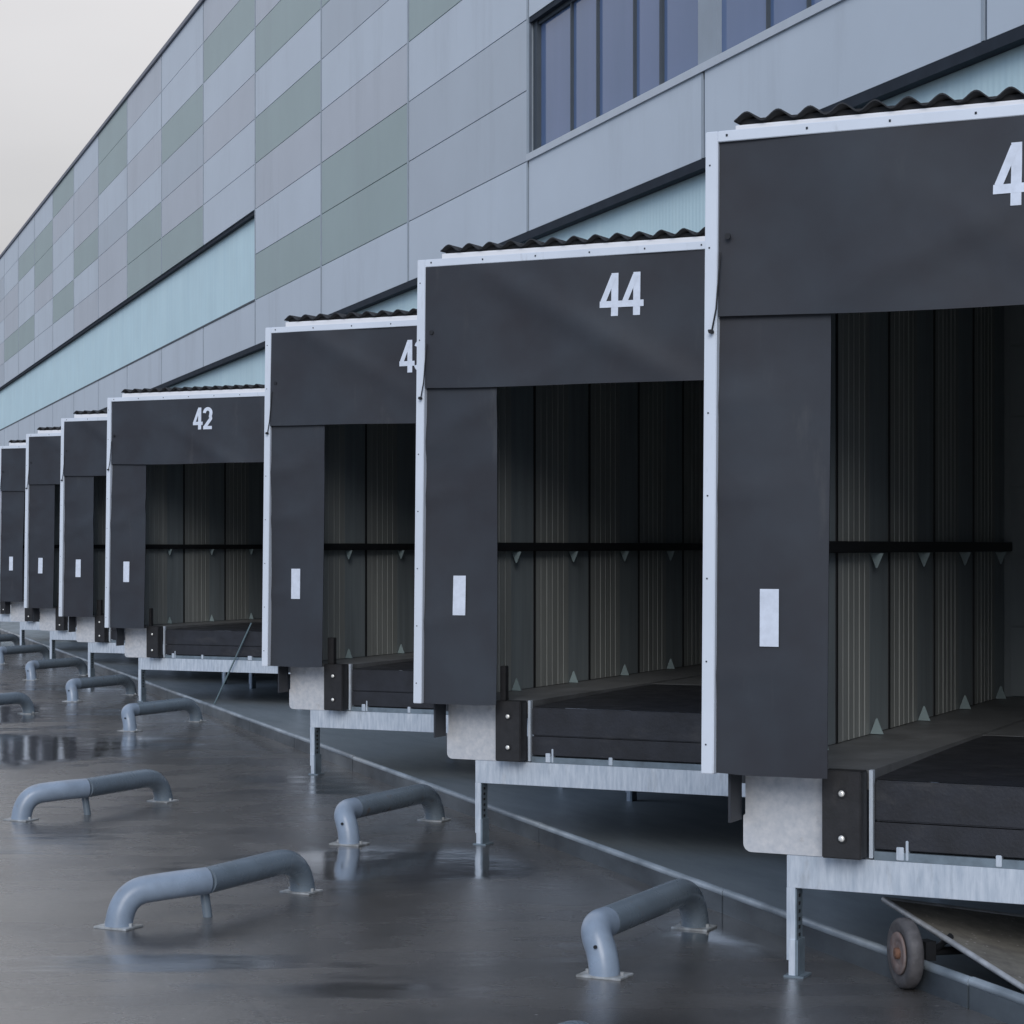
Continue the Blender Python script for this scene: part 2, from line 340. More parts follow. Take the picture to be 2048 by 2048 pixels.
M['kerb_top'] = mat('kerb_top_rail', (.42,.48,.53), .38, col2=(.15,.18,.205), vscale=2.2, metal=.2, rvar=.1)
M['kerb'] = mat('worn_kerb_steel', (.12,.145,.165), .4, col2=(.028,.034,.042), vscale=1.0, metal=.2, rvar=.1, bump=.001, bscale=30, stretch=(1,1,2))

bm = bmesh.new()
vs = [bm.verts.new(p) for p in ((-900,-900,0),(900,-900,0),(900,1500,0),(-900,1500,0))]; bm.faces.new(vs)
gnd = mesh_obj('ground', bm, M['asphalt']); tag(gnd, 'dark wet asphalt yard with puddles and pale grit', kind='structure')

APR = .012
bm = bmesh.new()
ps = [wall_pt(-14,5.72,APR), wall_pt(150,5.72,APR), wall_pt(150,10.2,APR), wall_pt(-14,10.2,APR)]
inv = Matrix.Rotation(-ROT_W, 4, 'Z')
vs = [bm.verts.new(inv @ p) for p in ps]; bm.faces.new(vs)
# joints between the concrete slabs
apr = mesh_obj('apron_ground', bm, M['apron']); apr.rotation_euler = (0,0,ROT_W); tag(apr, 'dark damp concrete apron under the docks behind the kerb', kind='structure')
bm = bmesh.new()
s = -14.
while s < 150:
    L = random.uniform(2.2, 3.4)
    box(bm, s, s+L-.012, -5.72, -5.62, -.02, .118, 0, bev=.004)
    dzz = random.uniform(-.004,.004); tube(bm, [(s,-5.645,.128+dzz),(s+L-.01,-5.645,.128+dzz)], .027, 12, mi=1)
    s += L
kb = mesh_obj('kerb', bm, [M['kerb'], M['kerb_top']]); kb.rotation_euler = (0,0,ROT_W); tag(kb, 'low steel edged kerb running along the building under the docks', kind='structure')

# ------------------------------------------------------------------ warehouse
WD = 10.10; S0 = 16.20; PW = 5.95; Z0 = 6.73; RH = 1.0
wh = empty('warehouse', wall_pt(S0, WD), ROT_W)
tag(wh, 'long pale blue grey warehouse with checkered cladding and aqua strips', 'warehouse')
XA, XB = -26., 132.      # local x range
PAT = {  # column index (from joint 28.1 m outwards) -> tints of rows 0..8
 2:'LGGLVGLML', 3:'LVVMLGVLM', 4:'LVLMVLVML', 5:'LLLLLMLVM', 6:'LLLVMGVLL', 7:'LLLVVLMLM', 8:'LLLMMGLVV', 9:'LLLMLVMML', 10:'LLLLVLLMV', 11:'LLLLLMVVL'}
rnd = random.Random(5)
SLOT = {'L':0,'M':1,'G':2,'V':3}
bm = bmesh.new()
ncol0, ncol1 = -4, 22
for ci in range(ncol0, ncol1):
    x0, x1 = ci*PW, (ci+1)*PW
    pat = PAT.get(ci) or ('L' + ''.join(rnd.choice('LLMGVMV') for _ in range(8)))
    if ci < 2: pat = 'LLLLMLVLL'
    for r in range(9):
        if ci < 2 and r in (1,2): continue         # ribbon window
        if ci >= 5 and r in (1,2): continue        # upper aqua strip
        box(bm, x0+.045, x1-.045, 0, .06, Z0+r*RH+.008, Z0+(r+1)*RH-.008, SLOT[pat[r]])
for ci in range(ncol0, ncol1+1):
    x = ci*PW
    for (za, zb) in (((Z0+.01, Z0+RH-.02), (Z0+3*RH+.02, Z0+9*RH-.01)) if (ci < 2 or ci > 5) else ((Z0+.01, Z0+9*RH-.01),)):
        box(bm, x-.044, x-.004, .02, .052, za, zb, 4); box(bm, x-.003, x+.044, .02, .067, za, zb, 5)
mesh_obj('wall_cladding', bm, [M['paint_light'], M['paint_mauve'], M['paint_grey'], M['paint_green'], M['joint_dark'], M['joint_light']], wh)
# backing seen in the joints, cut out at the openings
bm = bmesh.new()
X5 = 5*PW; X2 = 2*PW
xa, xb = ncol0*PW, ncol1*PW
box(bm, xa, xb, -.2, .035, Z0+.005, Z0+RH-.005)
box(bm, X2, X5, -.2, .035, Z0+RH-.005, Z0+3*RH+.005)
box(bm, xa, xb, -.2, .035, Z0+3*RH+.005, Z0+9*RH)
mesh_obj('joint_backing', bm, M['joint'], wh)
bm = bmesh.new()
box(bm, X5-.02, xb, -.12, -.08, Z0+RH-.05, Z0+3*RH+.05)
tag(mesh_obj('light_strip', bm, M['aqua'], wh), 'upper aqua translucent strip in the cladding')
bm = bmesh.new()
box(bm, xa, xb, -.12, -.08, 4.2, Z0+.02)
tag(mesh_obj('light_strip', bm, M['aqua'], wh), 'lower aqua translucent strip above the dock roofs')
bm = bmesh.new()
box(bm, xa, xb, -.06, .075, Z0-.112, Z0-.002)  # dark strips stand in for the shade under the overhanging cladding
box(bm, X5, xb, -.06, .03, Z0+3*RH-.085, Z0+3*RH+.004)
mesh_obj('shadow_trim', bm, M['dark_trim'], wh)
bm = bmesh.new()
box(bm, X5, xb, -.08, .075, Z0+RH-.022, Z0+RH+.02)
box(bm, xa, X2, -.05, .055, Z0+RH-.095, Z0+RH-.012)  # dark strip painted in as the shadow under the window sill
mesh_obj('drip_trim_and_sill_shadow', bm, M['winframe'], wh)
bm = bmesh.new()
box(bm, xa, X2, -.2, .09, Z0+RH-.01, Z0+RH+.085)
mesh_obj('window_sill', bm, M['sill'], wh)
bm = bmesh.new()
box(bm, xa, X2, -.2, .05, Z0+3*RH-.07, Z0+3*RH+.004)
mesh_obj('window_head_trim', bm, M['dark_trim'], wh)
bm = bmesh.new()
box(bm, xa, xb, -30, .12, Z0+9*RH+.001, Z0+9*RH+.11)
mesh_obj('roof_coping', bm, M['coping'], wh)
bm = bmesh.new()
box(bm, xa, xb, -.5, -.02, -.1, 4.2)
mesh_obj('lower_wall', bm, M['concrete'], wh)
bm = bmesh.new()
box(bm, xa, xb, -30, -.8, -.1, Z0+9*RH-.01)
mesh_obj('building_core', bm, M['joint'], wh)
# ribbon window units
MU = [0, 1.15, 2.1, 3.35, 4.2, 5.45]
for ci in range(ncol0, 2):
    xR = (ci+1)*PW     # far end
    fr = bmesh.new(); zl, zh = Z0+RH+.085, Z0+3*RH-.07
    yq = -.06
    box(fr, xR-PW+.02, xR-PW+.30, yq-.06, yq+.05, zl, zh, 1)   # wide post at the near end
    if ci == 1: box(fr, xR-.19, xR-.03, yq-.06, yq+.052, zl, zh, 0)
    else: box(fr, xR-.22, xR+.02, yq-.06, yq+.05, zl, zh, 1)
    box(fr, xR-PW+.301, xR-.191, yq-.05, yq+.03, zl, zl+.05, 0)
    box(fr, xR-PW+.301, xR-.191, yq-.05, yq+.03, zh-.05, zh, 0)
    if ci == 1: box(fr, xR-.03, xR, -.2, .058, zl, zh, 1)
    win = mesh_obj('window', fr, [M['winframe'], M['winpost']], wh)
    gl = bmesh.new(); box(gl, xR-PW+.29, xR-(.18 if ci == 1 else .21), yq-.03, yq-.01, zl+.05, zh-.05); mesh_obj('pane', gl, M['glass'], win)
    for q in MU[1:5]:
        mb = bmesh.new(); wd = .07 if q == 4.2 else .035
        box(mb, xR-.3-q-wd/2, xR-.3-q+wd/2, yq-.04, yq+.028, zl+.051, zh-.051); mesh_obj('mullion', mb, M['winframe'], win)
        

# ------------------------------------------------------------------ loading docks
LEAN = .02
def bulge(x, z, k=0.):
    """slack of the fabric: shallow folds hanging from the top corners"""
    c = -.014*sin(1.9*x+.6+k)*cos(1.5*(z-3.9)) - .006*sin(5.3*x+2.1*z+k*2)
    # slack folds running down from the upper corners, and a few horizontal creases
    q = (z-3.9)+.55*(x-1.1); c -= .020*math.exp(-(q/.12)**2)*(.5+.5*sin(1.3*x+k))
    q = (z-4.0)-.45*(x-1.6)+.1*k; c -= .016*math.exp(-(q/.11)**2)*(.5+.5*cos(1.7*x+k))
    for z0 in (1.75+.1*sin(k), 2.62+.1*cos(k), 3.1): c -= .010*math.exp(-((z-z0-.12*x)/.06)**2)*math.exp(-((x+.3)/.35)**2)
    return c
def sheet(bm, x0, x1, z0, z1, y, nx=16, nz=12, thick=.006, f=bulge, k=0., lean=LEAN, zref=1.1, mi=0, sag=.006):
    def V(i, j, off):
        x = x0+(x1-x0)*i/nx; t = j/nz; z = z0+(z1-z0)*t - sag*(1-t)**2*(sin(pi*i/nx)+.25*sin(3.3*i/nx*pi+k))
        return bm.verts.new((x, y+off+f(x, z, k)+lean*(z-zref), z))
    A = [[V(i,j,0) for j in range(nz+1)] for i in range(nx+1)]
    B = [[V(i,j,thick) for j in range(nz+1)] for i in range(nx+1)]
    for G in (A, B):
        for i in range(nx):
            for j in range(nz):
                q = bm.faces.new((G[i][j], G[i+1][j], G[i+1][j+1], G[i][j+1])); q.smooth = True; q.material_index = mi
    nv = lambda v: bm.verts.new(v.co)
    for i in range(nx):
        for j in (0, nz): bm.faces.new([nv(v) for v in (A[i][j], A[i+1][j], B[i+1][j], B[i][j])])
    for j in range(nz):
        for i in (0, nx): bm.faces.new([nv(v) for v in (A[i][j], A[i][j+1], B[i][j+1], B[i][j])])
def arc(cx, cz, rx, rz, a0, a1, n=12):
    return [(cx+rx*cos(R(a0+(a1-a0)*i/n)), cz+rz*sin(R(a0+(a1-a0)*i/n))) for i in range(n+1)]
# condensed bold digits as centre lines inside a cell .165 x .315
w_, h_, t_ = .165, .318, .051
DIG = {
 '4': [([(.114,0),(.114,h_)],.054), ([(-.002,.088),(.168,.088)],.048), ([(.104,.298),(.0235,.106)],.042)],
 '2': [(arc(.0825,h_-.082,.0565,.059,180,0)+arc(.05,.14,.089,.09,40,0,4)[1:-1]+[(.030,.024)],t_), ([(.008,.023),(.157,.023)],.046)],
 '3': [(arc(.078,h_-.079,.057,.056,170,-80),t_), (arc(.078,.082,.062,.059,85,-170),t_)],
 '5': [([(.15,h_-.023),(.03,h_-.023)],.046), ([(.033,h_-.03),(.026,.145)],.042), (arc(.078,.105,.062,.083,130,-165),t_)],
 '1': [([(.1,0),(.1,h_)],.05), ([(.03,.25),(.09,.29)],.04)],
 '0': [(arc(.0825,.1575,.057,.134,0,360,28),t_)],
 '9': [(arc(.0825,h_-.09,.057,.067,0,360,20),t_), ([(.1395,h_-.09),(.1395,.1)],t_), (arc(.0825,.09,.057,.067,0,-170,12),t_)],
 '8': [(arc(.0825,h_-.078,.050,.055,0,360,20),t_), (arc(.0825,.086,.057,.063,0,360,20),t_)],
}
def ribbon(bm, pts, wd, fn, off):
    n = len(pts); Lf, Rt = [], []
    # resample
    rs = []
    for i in range(n-1):
        (xa_, za), (xb_, zb) = pts[i], pts[i+1]; L = math.hypot(xb_-xa_, zb-za); q = max(1, int(L/.03))
        rs += [(xa_+(xb_-xa_)*k/q, za+(zb-za)*k/q) for k in range(q)]
    rs.append(pts[-1]); n = len(rs)
    closed = math.hypot(rs[0][0]-rs[-1][0], rs[0][1]-rs[-1][1]) < 1e-4
    for i, (x, z) in enumerate(rs):
        a = rs[i-1] if i else (rs[-2] if closed else rs[0]); b = rs[i+1] if i < n-1 else (rs[1] if closed else rs[-1])
        tx, tz = b[0]-a[0], b[1]-a[1]; L = math.hypot(tx, tz) or 1; nx, nz_ = -tz/L*wd/2, tx/L*wd/2
        for lst, sg in ((Lf,1),(Rt,-1)):
            X, Z = x+sg*nx, z+sg*nz_; lst.append(bm.verts.new((X, fn(X,Z)-off, Z)))
    for i in range(n-1): bm.faces.new((Lf[i], Rt[i], Rt[i+1], Lf[i+1]))
def digits(bm, text, cx, z0, fn):
    W_ = w_*len(text)-.004*(len(text)-1); x = cx-W_/2; off = .004
    for ch in text:
        for pts, wd in DIG[ch]:
            ribbon(bm, [(x+p[0], z0+p[1]) for p in pts], wd, fn, off); off += .0007
        x += w_+.006

CX = 1.32; FX0, FX1 = -.375, 2*CX+.375; LX1 = 2.93
RX1 = 2*CX+.28
def make_dock(num, k):
    root = empty('loading_dock', (0,0,0))
    kk = k*1.7
    # white shelter frame, leaning back a little
    for side in (0, 1):
        bm = bmesh.new()
        x0 = FX0 if not side else FX1-.07
        box(bm, x0, x0+.07, -.275, -.20, 1.095, 4.51, 0, LEAN, 1.1, bev=.004)
        for i in range(8):
            z = 1.25+i*.44; xs = x0+.026 if not side else x0+.044
            box(bm, xs-.004, xs+.004, -.278, -.272, z-.004, z+.004, 1, LEAN, 1.1)
        mesh_obj('frame_post', bm, [M['white'], M['dark_trim']], root)
    bm = bmesh.new()
    box(bm, FX0+.0705, FX1-.0705, -.275, -.20, 4.452, 4.51, 0, LEAN, 1.1, bev=.003)
    for i in range(8):
        x = FX0+.12+i*.44; box(bm, x-.005, x+.005, -.279, -.272, 4.478, 4.49, 1, LEAN, 1.1)
    mesh_obj('frame_head', bm, [M['white'], M['dark_trim']], root)
    # roof-side white flashing, corrugated roof sheet
    bm = bmesh.new(); box(bm, -.285, RX1, -.01, .03, 4.515, 4.574, bev=.003); box(bm, -.285, RX1, -.012, .2, 4.505, 4.514)
    mesh_obj('flashing', bm, M['flash'], root)
    bm = bmesh.new(); prev = None
    pitch = .177; amp = .0245; nseg = int((RX1+.285)/pitch*12)
    for i in range(nseg+1):
        x = -.285+(RX1+.285)*i/nseg; z = 4.612+amp*cos(2*pi*(x+.285-.07)/pitch)
        yb = 6.95-x if True else 5
        yb = max(.3, 7.0-x)
        cur = [bm.verts.new(p) for p in ((x,-.035,z-.004),(x,-.035,z+.004),(x,yb,z+.004+.03),(x,yb,z-.004+.03))]
        if prev:
            for a in range(4):
                f = bm.faces.new((prev[a], prev[(a+1)%4], cur[(a+1)%4], cur[a])); f.smooth = a in (1,3)
        else: bm.faces.new(cur)
        prev = cur
    bm.faces.new(prev[::-1])
    mesh_obj('roof_sheet', bm, M['roof'], root)
    # foam closure strip below the waves
    bm = bmesh.new(); box(bm, -.27, RX1-.01, .031, .12, 4.555, 4.612); mesh_obj('closure_strip', bm, M['black'], root)
    # head curtain with number
    bm = bmesh.new(); sheet(bm, FX0+.072, FX1-.072, 3.52, 4.451, -.268, 48, 22, k=kk, sag=.016)
    hc = mesh_obj('head_curtain', bm, M['pvc'], root)
    bm = bmesh.new(); digits(bm, num, CX, 4.0, lambda X, Z: -.268+bulge(X,Z,kk)+LEAN*(Z-1.1)); mesh_obj('dock_number', bm, M['number'], hc)
    # side curtains with white marker strips
    for side in (0, 1):
        bm = bmesh.new(); x0, x1 = (FX0+.072, .285+.02) if not side else (FX1-.072-.59, FX1-.072)
        sheet(bm, x0, x1, 1.098, 3.62, -.235, 12, 44, k=kk+side)
        sc = mesh_obj('side_curtain', bm, M['pvc'], root)
        mx = -.061 if not side else 2*CX+.061-.104
        bm = bmesh.new(); 
        vs = []
        for (x, z) in ((mx,1.775),(mx+.104,1.775),(mx+.104,2.077),(mx,2.077)):
            vs.append(bm.verts.new((x, -.243+bulge(x,z,kk+side)+LEAN*(z-1.1), z)))
        bm.faces.new(vs)
        mesh_obj('marker_strip', bm, M['number'], sc)
        # soft side return between frame and house
        bm = bmesh.new(); xr = -.345 if not side else FX1-.045
        box(bm, xr+.02, xr+.032, -.272, .02, 1.12, 4.44, 0, LEAN, 1.1); mesh_obj('side_return', bm, M['pvc'], root)
        bm = bmesh.new(); xk = -.262 if not side else 2*1.4+.25
        box(bm, xk, xk+.014, -.19, -.012, .83, 1.094); mesh_obj('skirt_flap', bm, M['pvc'], root)
        bm = bmesh.new(); pw = {'44':.045,'43':.07,'42':.035,'41':.085,'40':.085,'39':.05}.get(num, 0)
        a, b = sorted((.262,.262+pw) if not side else (2*1.405-.262, 2*1.405-.262-pw))
        if pw: box(bm, a, b, -.10, -.04, 1.127, 1.39, bev=.004); mesh_obj('corner_pad', bm, M['rubber'], root)
        else: bm.free()
        # retaining strap at the curtain corner
        bm = bmesh.new(); xs = -.30 if not side else FX1-.075
        s_ = 1 if not side else -1
        tube(bm, [(xs+.018*s_,-.285+LEAN*2.75,3.86),(xs-.002*s_,-.292+LEAN*2.4,3.56),(xs-.028*s_,-.287+LEAN*2.3,3.44)], .005, 8)
        tube(bm, [(xs-.028*s_,-.28+LEAN*2.3,3.44),(xs-.028*s_,-.31+LEAN*2.3,3.44)], .012, 8)
        tube(bm, [(xs+.055*s_,-.275+LEAN*2.85,3.945),(xs+.055*s_,-.285+LEAN*2.85,3.945)], .017, 12)
        mesh_obj('retaining_strap', bm, M['pvc_edge'], root)
    # head return
    bm = bmesh.new(); box(bm, -.30, FX1-.05, -.26, .02, 4.475, 4.485, 0, 0); mesh_obj('head_return', bm, M['pvc'], root)
    # house side walls with profiled liner (left one seen from inside)
    def liner(name, xw, sgn, ylen):
        bm = bmesh.new()
        # outer skin
        box(bm, min(xw-.13*sgn, xw-.03*sgn), max(xw-.13*sgn, xw-.03*sgn), .03, ylen+.009, 1.06, 4.56, 2)
        def pan(y0, y1, off, mi):
            a, b = sorted((xw-.029*sgn, xw+off*sgn)); box(bm, a, b, y0, y1, 1.125, 4.52, mi)
        yt = .96-1.14
        while yt < ylen:
            a, b = yt-.68, yt
            n = 6
            for i in range(n):
                y0 = a+(b-a)*i/n; y1 = a+(b-a)*(i+1)/n
                if y1 > .14 and y1 < ylen:
                    gw = (.03,.018,.04,.018,.03,.022)[i]; pan(max(y0, .14), y1-gw, (0,-.003,0,-.002,0,0)[i], 0); pan(max(y1-gw+.001, .14), y1, -.006, 0)
            if yt > ylen-.43 and yt < ylen: pan(yt+.002, ylen-.001, -.006, 1)
            if yt+.43 > .14 and yt+.43 < ylen: pan(max(yt+.002, .14), yt+.425, -.006, 1); pan(yt+.426, yt+.459, .001, 3)
            yt += 1.14
        return mesh_obj(name, bm, [M['olive'], M['slate'], M['galv_dark'], M['black']], root)
    XL = -.15
    lw = liner('side_wall', XL, 1, 5.85)
    rw = liner('side_wall', 2.83, -1, 4.05)
    for (xw, sg, yl, par) in ((XL, 1, 5.8, lw), (2.83, -1, 4.0, rw)):
        bm = bmesh.new(); box(bm, *sorted((xw+.002*sg, xw+.07*sg)), .16, yl, 2.262, 2.332, bev=.004); mesh_obj('guard_rail', bm, M['black'], par)
        yt = .96
        while yt < yl-.1:
            for zb, zt in ((2.258, 2.165), (1.126, 1.225)):
                bm = bmesh.new(); x_a = xw+.001*sg; 
                pts = [(x_a, zb), (x_a+.085*sg, zb), (x_a+.046*sg, zt), (x_a+.038*sg, zt)]
                A = [bm.verts.new((p[0], yt-.005, p[1])) for p in pts]; B = [bm.verts.new((p[0], yt+.005, p[1])) for p in pts]
                bm.faces.new(A); bm.faces.new(B[::-1])
                for i in range(4): bm.faces.new((A[i], A[(i+1)%4], B[(i+1)%4], B[i]))
                mesh_obj('gusset', bm, M['bracket'], par)
            yt += 1.14
    # end wall with sectional door, ceiling
    bm = bmesh.new()
    vs = []
    box(bm, -.29, 1.12, 5.86, 5.92, 1.0, 4.54, 0)
    for i in range(6): box(bm, -.1, 1.1, 5.83, 5.858, 1.13+i*.55, 1.13+i*.55+.53, 0)
    mesh_obj('inner_door', bm, M['slate'], root)
    bm = bmesh.new()
    A = [bm.verts.new(p) for p in ((1.10,5.89,1.0),(3.0,4.0,1.0),(3.0,4.0,4.54),(1.10,5.89,4.54))]; B = [bm.verts.new(v.co+Vector((.07,.07,0))) for v in A]
    bm.faces.new(A); bm.faces.new(B[::-1])
    for i in range(4): bm.faces.new((A[i], A[(i+1)%4], B[(i+1)%4], B[i]))
    mesh_obj('rear_wall', bm, M['olive'], root)
    bm = bmesh.new(); box(bm, -.28, RX1, .20, 4.0, 4.54, 4.55); box(bm, -.28, 1.6, 4.001, 5.95, 4.54, 4.55); mesh_obj('ceiling', bm, M['ceiling'], root)
    # floor slab and leveller
    bm = bmesh.new()
    box(bm, -.28, .455, .02, 5.86, 1.02, 1.12); box(bm, 2.36, LX1+.05, .02, 4.05, 1.02, 1.12); box(bm, .456, 2.359, 2.535, 4.6, 1.02, 1.107)
    mesh_obj('dock_floor', bm, M['dockfloor'], root)
    bm = bmesh.new()
    n = 10
    for i in range(n):   # slightly dished platform, front lip hanging
        y0 = .03+2.5*i/n; y1 = .03+2.5*(i+1)/n
        f0 = 1.075+.03*sin(pi*.5*y0/2.53); f1 = 1.075+.03*sin(pi*.5*y1/2.53)
        v = [bm.verts.new(p) for p in ((.468,y0,f0),(2.347,y0,f0),(2.347,y1,f1),(.468,y1,f1))]; q = bm.faces.new(v); q.smooth = True
    box(bm, .485, 2.33, .035, .1, .705, 1.06)
    mesh_obj('leveller_platform', bm, M['leveller'], root)
    bm = bmesh.new(); box(bm, .486, 2.33, -.005, .03, .86, 1.074, bev=.008); box(bm, .486, 2.33, .0, .02, .715, .855)
    mesh_obj('leveller_lip', bm, M['leveller'], root)
    bm = bmesh.new(); box(bm, .48, 2.335, -.0, .5, .655, .70); mesh_obj('pit_ledge', bm, M['galv_dark'], root)
    # small fixings on the ledge
    for (x, w2, hh) in ((.60,.04,.03),(.65,.014,.065),(1.12,.03,.02),(1.92,.07,.02)):
        bm = bmesh.new(); box(bm, x, x+w2, -.006, .05, .701-.04, .70+hh, bev=.003); mesh_obj('ledge_bracket', bm, M['galv'], root)
    # galvanised front: beam, end plates, bumpers
    bm = bmesh.new()
    box(bm, .001, LX1-.001, 0, .012, .478, .654, bev=.002)
    box(bm, .001, LX1-.001, .013, .09, .642, .654); box(bm, .001, LX1-.001, .013, .09, .478, .49)
    mesh_obj('front_beam', bm, M['galv'], root)
    for side in (0, 1):
        mir = (lambda x: x) if not side else (lambda x: 2*1.405-x)
        bm = bmesh.new()
        xa_, xb_, za, zb, rr = -.242, .222, .655, 1.092, .045
        pts = [(xb_,za),(xb_,zb),(xa_+.012,zb),(xa_+.012,.86),(xa_,.85),(xa_,za+rr)]
        pts += [(xa_+rr-rr*cos(R(a)), za+rr-rr*sin(R(a))) for a in (20,45,70,90)]
        A = [bm.verts.new((mir(p[0]), -.006, p[1])) for p in pts]; B = [bm.verts.new((mir(p[0]), .006, p[1])) for p in pts]
        bm.faces.new(A); bm.faces.new(B[::-1])
        for i in range(len(pts)): bm.faces.new((A[i], A[(i+1)%len(pts)], B[(i+1)%len(pts)], B[i]))
        mesh_obj('end_plate', bm, M['galv_plate'], root)
        bm = bmesh.new(); a, b = sorted((mir(.236), mir(.447)))
        box(bm, a, b, -.13, -.002, .668, 1.126, bev=.006)
        bp_ = mesh_obj('dock_bumper', bm, M['rubber'], root)
        for z in (1.01, .775):
            bm = bmesh.new(); xm = mir(.345)
            lathe(bm, [(.026,0),(.026,-.004)], (xm,-.131,z), (0,1,0), 20, 1)
            lathe(bm, [(.017,0),(.017,-.006),(.012,-.010),(.004,-.012)], (xm,-.135,z), (0,1,0), 16)
            mesh_obj('bumper_bolt', bm, [M['bolt'], M['black']], bp_)
        bm = bmesh.new(); a, b = sorted((mir(.456), mir(.476)))
        box(bm, a, b, -.01, .03, .664, 1.126); mesh_obj('corner_angle', bm, M['galv'], root)
        # legs
        for (yy, rear) in ((0, 0), (3.0, 1)):
            bm = bmesh.new()
            a, b = sorted((mir(0.), mir(.048)))
            xx = a if not rear else a
            top = .478 if not rear else 1.0
            top2 = .654 if not rear else 1.0
            box(bm, a, b, yy, yy+.008, .09, top if not rear else 1.0, 0)
            if not rear: pass
            # web with punched slots, standing back from the front flange
            wx = sorted((mir(.048), mir(.056)))
            box(bm, wx[0], wx[1], yy, yy+.10, .09, .47 if not rear else 1.0, 1)
            for i in range(8): 
                sx_ = sorted((mir(.0565), mir(.060))); box(bm, sx_[0], sx_[1], yy+.03, yy+.055, .13+i*.042, .148+i*.042, 2)
            # adjustable foot
            fx = sorted((mir(.014), mir(.05))); box(bm, fx[0], fx[1], yy-.008, yy-.001, .0, .20, 0)
            fx = sorted((mir(.0505), mir(.066))); box(bm, fx[0], fx[1], yy-.008, yy+.11, .012, .2, 1)
            fx = sorted((mir(-.01), mir(.10))); box(bm, fx[0], fx[1], yy-.02, yy+.12, 0, .011, 1)
            mesh_obj('leg', bm, [M['galv'], M['galv_dark'], M['black']], root)
    SHELTER = ('frame_post','frame_head','head_curtain','dock_number','side_curtain','marker_strip','retaining_strap')
    def walk(o):
        for ch in [q for q in bpy.data.objects if q.parent == o]:
            if ch.name.split('.')[0] in SHELTER:
                for v in ch.data.vertices: v.co.x += .018; v.co.y -= .07; v.co.z = EYE+(v.co.z-EYE)*.994
            walk(ch)
    walk(root)
    return root

docks = [('45', 10.22, -1), ('44', 15.54, 0), ('43', 20.86, 1), ('42', 31.50, 3), ('41', 36.82, 4), ('40', 42.14, 5), ('39', 47.46, 6), ('38', 52.78, 7)]
DLAB = {
 '45': 'largest dock at the right edge, its number cut off by the picture',
 '44': 'black curtained loading dock with the white number 44',
 '43': 'loading dock whose number is half hidden behind the white post of dock 44',
 '42': 'loading dock with the white number 42 and a thin rod leaning on it',
 '41': 'loading dock immediately behind the one numbered 42, its number hidden',
 '40': 'second loading dock beyond the one numbered 42, narrow strip of black curtain visible',
 '39': 'farthest loading dock with its white marker strip visible, cut by the picture edge',
 '38': 'farthest dock in the row, only its lower steel frame showing under the next dock',
}
OR = {}
for num, s, k in docks:
    o = make_dock(num, k); p = wall_pt(s, 5.12); o.location = p; o.rotation_euler = (0,0,ROT_D); OR[num] = p
    tag(o, DLAB[num], 'loading dock', 'loading docks in a sawtooth row along the warehouse')

def dock_pt(num, x, y, z=0.):
    p = OR[num]; return p + Vector((cos(ROT_D)*x - sin(ROT_D)*y, sin(ROT_D)*x + cos(ROT_D)*y, z))

# ------------------------------------------------------------------ pipe wheel guides
PR = .083
def base_plate(root, x, y, w2=.115):
    bm = bmesh.new(); box(bm, x-w2, x+w2, y-.09, y+.09, .0, .012, bev=.002)
    for sx in (-1, 1): tube(bm, [(x+sx*(w2-.03), y, .012), (x+sx*(w2-.03), y, .03)], .012, 10)
    mesh_obj('base_plate', bm, M['foot'], root)
def guide_left():
    r = empty('wheel_guide', (0,0,0))
    bm = bmesh.new(); tube(bm, smooth_path([(0,1.15,.0),(0,1.11,.235),(0,0,.235)], [.30], 14), PR, 28); mesh_obj('straight_pipe', bm, M['pipe'], r)
    bm = bmesh.new(); tube(bm, smooth_path([(0,.001,.235),(-.095,-.22,.235),(-.31,-.44,.20),(-.31,-.47,0)], [.16,.3], 14), PR*1.006, 28)
    mesh_obj('flared_elbow', bm, M['pipe_lit'], r)
    bm = bmesh.new(); tube(bm, smooth_path([(-.03,.07,0),(-.03,.03,.17)], .1), .03, 14); mesh_obj('support_post', bm, M['pipe'], r)
    base_plate(r, 0, 1.13); base_plate(r, -.31, -.47, .12)
    return r
def guide_right():
    r = empty('wheel_guide', (0,0,0))
    bm = bmesh.new(); tube(bm, smooth_path([(0,1.02,.0),(0,.98,.25),(0,-.34,.25)], [.28], 14), PR, 28); mesh_obj('straight_pipe', bm, M['pipe'], r)
    bm = bmesh.new(); tube(bm, smooth_path([(0,-.341,.25),(-.01,-.50,.25),(.07,-.54,.10),(.08,-.55,0)], [.1,.1], 12), PR*1.006, 28)
    tube(bm, [(.055,-.615,.165),(.055,-.625,.165)], .010, 10, mi=1)
    mesh_obj('flared_elbow', bm, [M['pipe_lit'], M['black']], r)
    base_plate(r, 0, 1.0); base_plate(r, .08, -.55, .13)
    return r
def place(o, num, x, y, label, group, rz=0):
    o.location = dock_pt(num, x, y); o.rotation_euler = (0,0,ROT_D+rz); tag(o, label, 'wheel guide', group)
def copy_tree(o, parent=None):
    c = o.copy(); C.objects.link(c)
    if parent: c.parent = parent
    for ch in [q for q in bpy.data.objects if q.parent == o]: copy_tree(ch, c)
    return c
gl0 = guide_left(); gr0 = guide_right()
LG = [('44','bent blue grey pipe guide on thin post, largest one on the open wet yard'),
      ('43','bent pipe guide on thin post beside the puddle, next beyond the largest one'),
      ('42','pipe guide cut by the left picture edge beyond the puddle'),
      ('45','pipe guide of which only the curved top shows at the bottom picture edge')]
for i, (num, lab) in enumerate(LG):
    place(gl0 if i == 0 else copy_tree(gl0), num, -.03, -3.64, lab, 'left pipe guides for reversing wheels')
